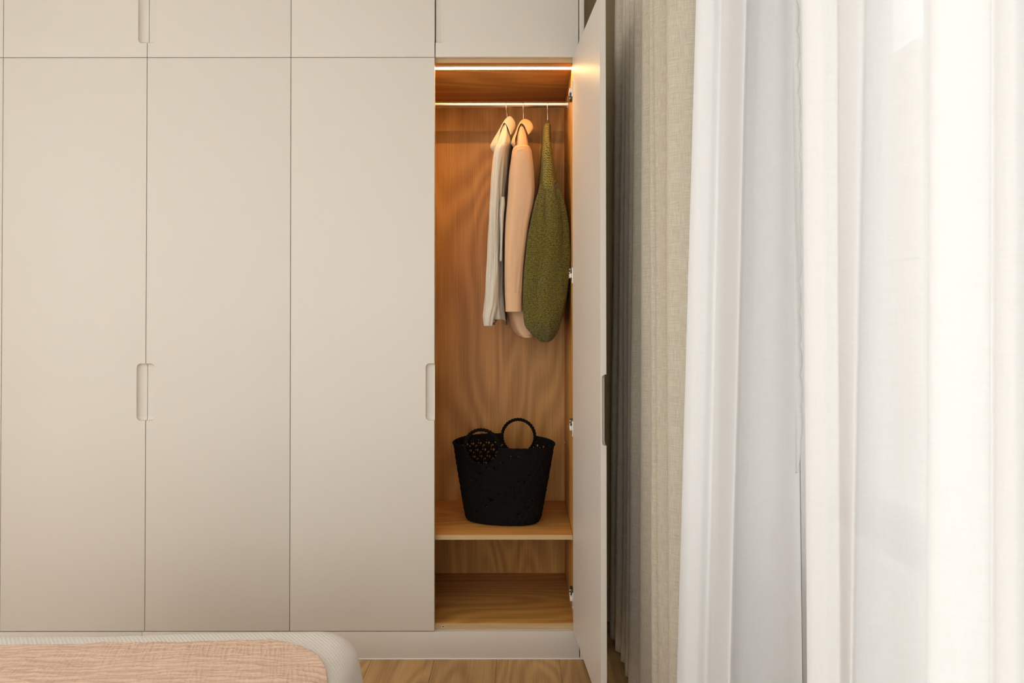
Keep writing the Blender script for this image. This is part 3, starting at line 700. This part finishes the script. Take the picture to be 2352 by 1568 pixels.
for j in range(NV):
    for i in range(NU):
        c = (P[j, i] + P[j, (i+1) % NU] + P[j+1, i] + P[j+1, (i+1) % NU])/4
        front = c[1] < BY + (c[0]-BX)*math.tan(BROT)
        for ring, fr in ((ringF, True), (ringB, False)):
            if front == fr and math.hypot(c[0]-ring['c'].x, c[2]-ring['c'].z) < ring['R']: keep[j, i] = False
        q, row = j % 8, j//8
        p = (i + (5 if row % 2 else 0)) % 10
        if j > 6 and j < NV-5:
            if (not front or (i//10*7 + row*13) % 5 == 0) and (q, p) in ((6, 8), (6, 9), (7, 9), (7, 8), (6, 1), (7, 1), (7, 2), (5, 9)): keep[j, i] = False
            if not front and (q, p) in ((3, 4), (4, 4), (4, 5), (3, 6), (2, 6)): keep[j, i] = False
o = obj('woven_body', grid_mesh('woven_body', P, UV, closed_u=True, keep=keep), 'rope', bag, smooth='all'); o.modifiers.new('round_stitches', 'SUBSURF').render_levels = 1; solidify(o, 0.004, -1.0)
bm = bmesh.new(); bm.faces.new([bm.verts.new(bag_pt(2*PI*i/80, 0.012, -0.002)) for i in range(80)]); solidify(obj('base', bm, 'rope', bag), 0.004, 1.0)
def torus(ring, tilt, nm, r0=0.0066):
    bm = bmesh.new(); n, k = 300, 14; ring_v = []
    Rm = Matrix.Rotation(BROT, 3, 'Z') @ Matrix.Rotation(tilt, 3, 'X')
    for i in range(n):
        th = 2*PI*i/n; row = []
        for q in range(k):
            ph = 2*PI*q/k
            rr = r0*(1 + 0.17*math.sin(36*th + 1.0*ph))
            row.append(bm.verts.new(ring['c'] + Rm @ Vector(((ring['R']+rr*math.cos(ph))*math.cos(th), rr*math.sin(ph), (ring['R']+rr*math.cos(ph))*math.sin(th)))))
        ring_v.append(row)
    for i in range(n):
        for q in range(k):
            bm.faces.new((ring_v[i][q], ring_v[(i+1) % n][q], ring_v[(i+1) % n][(q+1) % k], ring_v[i][(q+1) % k]))
    obj(nm, bm, 'rope', bag, smooth='all')
torus(ringF, math.radians(6), 'handle'); torus(ringB, math.radians(-4), 'handle')
# corded rim, interrupted by the handle rings
def rim_run(t0, t1):
    n = 90; pts = [bag_pt(t0 + (t1-t0)*i/n, 1.0, 0.001) + Vector((0, 0, 0.001)) for i in range(n+1)]
    bm = bmesh.new(); add_tube(bm, pts, [0.0048*(1+0.12*math.sin(i*1.3)) for i in range(n+1)], 10); obj('rim', bm, 'rope', bag, smooth='all')
def ring_ts(ring, front):
    ts = [t for t in np.linspace(0, 2*PI, 2000) if (math.sin(t) < 0) == front and math.hypot(bag_pt(t, 1).x-ring['c'].x, bag_pt(t, 1).z-ring['c'].z) < ring['R']]
    return min(ts), max(ts)
f0, f1 = ring_ts(ringF, True); b0, b1 = ring_ts(ringB, False)
rim_run(b1, f0); rim_run(f1, b0 + 2*PI)

# ------------------------------------------------------------------ curtains
def curtain(name, ctrl, z_top, z_bot, mat, nseg, nrow, parent=None, wob=0.002, thick=0.0, zb_fun=None, seed=0.0):
    """ctrl: (X, Y) plan points at the top of the view and at its bottom: ((xt, yt), (xb, yb))"""
    T = catmull([c[0] for c in ctrl], nseg); B = catmull([c[1] for c in ctrl], nseg)
    n = len(T)
    zt = EYE + CY/F*T[:, 1]; zb = EYE - (1568-CY)/F*B[:, 1]
    arc = np.concatenate([[0], np.cumsum(np.linalg.norm(np.diff(T, axis=0), axis=-1))])
    P = np.zeros((nrow+1, n, 3)); UV = np.zeros((nrow+1, n, 2))
    for j in range(nrow+1):
        z = z_top + (z_bot-z_top)*j/nrow
        q = np.clip((zt - z)/(zt-zb), -0.25, 1.45)[:, None]
        p = T*(1-q) + B*q
        for i in range(n):
            dx = wob*nz(arc[i]*14+seed, z*1.3, seed) ; dy = wob*nz(arc[i]*14+40+seed, z*1.1, seed)
            P[j, i] = (p[i, 0]+dx, p[i, 1]+dy, z); UV[j, i] = (arc[i], z)
    o = obj(name, grid_mesh(name, P, UV), mat, parent, smooth='all')
    if thick: solidify(o, thick, 0.0)
    return o, P

gt = [(.405,3.05),(.335,2.81),(.385,2.76),(.337,2.632),(.37,2.60),(.3355,2.54),(.38,2.50),(.335,2.447),(.37,2.40),(.335,2.335),(.385,2.27),(.335,2.19),(.375,2.13),(.335,2.06),(.362,2.03),(.335,1.993),(.385,1.93),(.335,1.837),(.366,1.80),(.402,1.79),(.42,1.83)]
gb = [(.405,3.10),(.320,2.905),(.37,2.85),(.3255,2.79),(.36,2.75),(.338,2.70),(.375,2.65),(.337,2.59),(.37,2.55),(.335,2.497),(.39,2.41),(.345,2.333),(.385,2.24),(.345,2.12),(.372,2.08),(.35,2.03),(.39,1.95),(.345,1.864),(.372,1.83),(.402,1.82),(.42,1.85)]
gt = [(x*1.1134, y) for x, y in gt]; gb = [(x*1.1134, y) for x, y in gb]
gc = empty('linen_curtain', (.40, 2.4, 0.02)); tag(gc, 'grey-beige linen curtain gathered between the open door and the white sheers', 'curtain')
cloth, GP = curtain('cloth', list(zip(gt, gb)), 2.95, 0.02, 'grey_linen', 10, 70, gc, wob=0.004, thick=0.0014, seed=3.0)
GP2 = GP[-3:-1]; hP = np.stack([np.concatenate([GP[-1:][0]]), ]*2)
hP = GP[[-3, -3]].copy(); hP[0, :, 2] = 0.1000; hP[1, :, 2] = 0.0975; hP[:, :, 0] -= 0.0013; hP[:, :, 1] -= 0.0009
hUV = np.stack([np.tile(np.arange(hP.shape[1])*0.01, (2, 1)), hP[:, :, 2]], -1)
obj('hem_stitching', grid_mesh('hem_stitching', hP, hUV), 'grey_linen', cloth, smooth='all')

def pv(pt, pb, yt, yb=None):
    yb = yt if yb is None else yb
    return ((X_(pt, yt), yt), (X_(pb, yb), yb))
def P2(x, y): return ((x, y), (x, y))
s1 = [P2(.51, 2.30), P2(.465, 2.18), P2(.515, 2.06), P2(.47, 1.95), P2(.51, 1.85), pv(1640, 1600, 1.72), pv(1617, 1572, 1.66), pv(1601, 1552, 1.585), pv(1612, 1566, 1.535), pv(1640, 1596, 1.515), pv(1658, 1618, 1.515), pv(1668, 1630, 1.48), pv(1695, 1652, 1.425), pv(1715, 1672, 1.395), pv(1721, 1679, 1.415), pv(1724, 1684, 1.46),
      pv(1745, 1705, 1.475), pv(1780, 1750, 1.455), pv(1805, 1800, 1.43), pv(1820, 1826, 1.40), pv(1830, 1838, 1.385)]
c1 = empty('sheer_curtain', (.46, 1.5, 0.02)); tag(c1, 'white sheer curtain panel next to the grey linen curtain', 'curtain', 'white sheer curtain panels')
cl1, SP1 = curtain('cloth', s1, 2.95, 0.02, 'sheer', 12, 48, c1, wob=0.002, seed=11.0)
s2 = [pv(1834, 1840, 1.46), pv(1846, 1852, 1.41), pv(1862, 1870, 1.33), pv(1858, 1866, 1.24), pv(1844, 1851, 1.145), pv(1850, 1858, 1.11), pv(1885, 1890, 1.085), pv(1924, 1922, 1.075), pv(1930, 1928, 1.05), pv(1962, 1940, 1.02), pv(1988, 1954, 1.01), pv(1996, 1966, 1.04), pv(2030, 2010, 1.05), pv(2085, 2080, 1.02), pv(2130, 2125, .985), pv(2148, 2140, .93),
      pv(2139, 2122, .868), pv(2148, 2132, .838), pv(2200, 2190, .815), pv(2270, 2258, .80), pv(2286, 2272, .795), pv(2296, 2284, .765), pv(2335, 2330, .745), pv(2390, 2390, .745), pv(2420, 2420, .71)]
yy = 0.62; kk = 0
while yy > -0.7:
    s2.append(P2(0.555 if kk % 2 == 0 else 0.47, yy)); yy -= 0.06 if kk % 2 == 0 else 0.08; kk += 1
c2 = empty('sheer_curtain', (.5, 0.4, 0.02)); tag(c2, 'wide white sheer curtain panel at the right edge of the photo', 'curtain', 'white sheer curtain panels')
curtain('cloth', s2, 2.95, 0.02, 'sheer', 10, 44, c2, wob=0.002, seed=23.0)
# white scalloped strip standing for the slit of window light, ending at sill height
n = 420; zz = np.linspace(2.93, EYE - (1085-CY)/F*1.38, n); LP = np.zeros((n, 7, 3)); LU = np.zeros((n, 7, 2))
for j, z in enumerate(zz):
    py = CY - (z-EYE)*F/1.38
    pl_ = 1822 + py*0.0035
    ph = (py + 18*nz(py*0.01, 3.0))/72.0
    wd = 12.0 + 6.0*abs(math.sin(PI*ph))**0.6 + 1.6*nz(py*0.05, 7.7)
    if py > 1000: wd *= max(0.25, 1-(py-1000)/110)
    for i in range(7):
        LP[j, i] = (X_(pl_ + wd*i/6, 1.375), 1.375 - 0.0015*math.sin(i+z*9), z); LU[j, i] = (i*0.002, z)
solidify(obj('light_slit_strip', grid_mesh('light_slit_strip', LP, LU), 'light_slit', cl1, smooth='all'), 0.0006)
tag(bpy.data.objects['light_slit_strip'], 'scalloped white strip drawn as a slit of window light')
trk = empty('curtain_track', (.45, 1.1, 2.95)); tag(trk, 'white double curtain track fixed to the ceiling above the window', 'track')
box('rail', 0.385, 0.415, -0.9, 3.2, 2.951, ZC, 'frame', trk, 0.002); box('rail', 0.48, 0.51, -0.9, 3.2, 2.951, ZC, 'frame', trk, 0.002)

# ------------------------------------------------------------------ bed
BC = Vector((-0.418, 1.945, 0)); BR = math.radians(2.4)
BW, BL, BTOP = 1.15, 2.05, 0.482
Rb = Matrix.Rotation(BR, 3, 'Z')
def bw(x, y, z): return BC + Rb @ Vector((x, y, z))       # local: x<=0 towards the left side, y<=0 towards the camera
bed = empty('bed', tuple(BC), BR); tag(bed, 'low single bed with white and pink bedding, lower left', 'bed')
def lbox(name, x0, x1, y0, y1, z0, z1, mat, bevel):
    bm = bmesh.new(); add_box(bm, x0, x1, y0, y1, z0, z1, bevel, 3); return obj(name, bm, mat, bed, smooth=True, local=True)
lbox('mattress', -BW+0.02, -0.022, -BL+0.02, -0.022, 0.20, BTOP-0.012, 'mattress', 0.05)
lbox('bed_frame', -BW+0.03, -0.03, -BL+0.03, -0.03, 0.10, 0.198, 'oak_x', 0.005)
for lx in (-BW+0.1, -0.1):
    for ly in (-BL+0.1, -0.1): lbox('leg', lx-0.03, lx+0.03, ly-0.03, ly+0.03, 0.0, 0.10, 'oak_x', 0.004)

def rr_outline(ix, iy, r):
    """rounded rectangle inset by ix (right/left) and iy (foot/head); points and outward normals, dense along the foot and its right corner"""
    x0, x1, y0, y1 = -BW+ix, -ix, -BL+iy, -iy
    pts = []
    def line(a, b_, n):
        for k in range(n): pts.append((a[0]+(b_[0]-a[0])*k/n, a[1]+(b_[1]-a[1])*k/n))
    def arc(cx, cy, a0, n):
        for k in range(n): a = a0 + (PI/2)*k/n; pts.append((cx+r*math.cos(a), cy+r*math.sin(a)))
    line((x1, y0+r), (x1, -0.45), 24); line((x1, -0.45), (x1, y1-r), 140)
    arc(x1-r, y1-r, 0, 70)
    xm = x0+r+(x1-x0-2*r)*0.06; line((x1-r, y1), (xm, y1), 420); line((xm, y1), (x0+r, y1), 10)
    arc(x0+r, y1-r, PI/2, 10); line((x0, y1-r), (x0, y0+r), 24); arc(x0+r, y0+r, PI, 10); line((x0+r, y0), (x1-r, y0), 20); arc(x1-r, y0+r, 1.5*PI, 10)
    return np.array(pts)
RADP, RED = 0.13, 0.075
def top_z(x, y):
    """height of the padded bed top at local (x, y)"""
    dx, dy = min(-x, BW+x), min(-y, BL+y)
    if dx < RADP and dy < RADP: d = RADP - math.hypot(RADP-dx, RADP-dy)
    else: d = min(dx, dy)
    d = max(d, 0)
    z = BTOP + 0.010*(1-math.exp(-d/0.18)) + 0.006*nz(x*2.2+3, y*2.0)
    if d < RED: z -= RED*(1-math.sqrt(max(0, 1-((RED-d)/RED)**2)))*0.8
    return z
def rib(x, y, z): return 0.0011*abs(math.sin(PI*(x*0.80 + (y - z)*0.60)/0.0085))
rings, zs = [], []
insets = list(np.linspace(0.50, 0.40, 3, endpoint=False)) + list(np.linspace(0.40, 0.0, 170))
P = []; UV = []
for d in insets:
    o_ = rr_outline(d, d, max(RADP-d, 0.012)); row = []
    for (x, y) in o_:
        z = top_z(x, y); row.append((x, y, z + (rib(x, y, 0) if d < 0.42 else 0)))
    P.append(row); UV.append([(x, y) for x, y in o_])
o0 = rr_outline(0, 0, RADP); zedge = [p[2] for p in P[-1]]
for k in range(1, 29):
    q = k/28; row = []; uvr = []
    for i, (x, y) in enumerate(o0):
        z = zedge[i] + (0.13 - zedge[i])*q
        bulge = 0.012*math.sin(PI*min(1, q*1.3)) + 0.004*math.sin(i*0.045)*q
        cx, cy = max(min(x, -RADP), -BW+RADP), max(min(y, -RADP), -BL+RADP)
        nx, ny = x-cx, y-cy; l = math.hypot(nx, ny) or 1
        row.append((x+nx/l*(bulge+rib(x, y, z)), y+ny/l*(bulge+rib(x, y, z)), z)); uvr.append((x+nx/l*0.3*q, y+ny/l*0.3*q))
    P.append(row); UV.append(uvr)
P = np.array(P); UV = np.array(UV)
me = grid_mesh('coverlet', P, UV, closed_u=True)
bm = bmesh.new(); bm.from_mesh(me); bm.verts.ensure_lookup_table()
bm.faces.new([bm.verts[i] for i in range(P.shape[1])]); bm.to_mesh(me); bm.free()
cv = obj('coverlet', me, 'coverlet', smooth='all'); cv.location = BC; cv.rotation_euler = (0, 0, BR)
tag(cv, 'white ribbed coverlet spread over the bed below the pink blanket', 'coverlet')

# pink crinkled muslin, its edge set back from the coverlet's
RB, YFT, XRT, XLT = 0.26, -0.128, -0.024, -BW+0.024          # corner radius, foot edge, right and left edge of the blanket
ys = list(np.linspace(YFT, YFT-0.42, 210)) + list(np.linspace(YFT-0.42, -BL+0.25, 60))[1:]
P = []; UV = []
for k, y in enumerate(ys):
    t = YFT - y
    cut = RB - math.sqrt(max(0.0, RB*RB - (RB-t)**2)) if t < RB else 0.0
    xr, xl = XRT - cut, XLT + cut
    row = []
    for i in range(520):
        x = xr + (xl-xr)*i/519
        yy_ = y + (0.010*nz(x*3.0, 1.7) + 0.004*nz(x*11, 5.0))*max(0.0, 1-t/0.3)
        z = top_z(x, min(yy_, -0.004)) + 0.0085
        lon = 1-abs(noise.noise(Vector((x*7+2, yy_*75, 0.3)))) ; lon2 = 1-abs(noise.noise(Vector((x*14, yy_*150, 4.3))))
        crs = 1-abs(noise.noise(Vector((x*95+yy_*25, yy_*9, 7.1))))
        patch = 0.5+0.5*noise.noise(Vector((x*5, yy_*9, 2.0)))
        z += 0.0042*lon**3 + 0.0022*lon2**3 + 0.0026*crs**4*patch + 0.004*nz(x*9, yy_*16, 8.0)
        if k == 0 or i in (0, 519) or k == len(ys)-1: z -= 0.007
        row.append((x, yy_, z))
    P.append(row); UV.append([(p[0], p[1]) for p in row])
P = np.array(P); UV = np.array(UV)
me = grid_mesh('muslin_blanket', P, UV)
bl = obj('muslin_blanket', me, 'muslin', smooth='all'); bl.location = BC; bl.rotation_euler = (0, 0, BR)
tag(bl, 'crinkled pale pink muslin blanket lying on the bed', 'blanket')
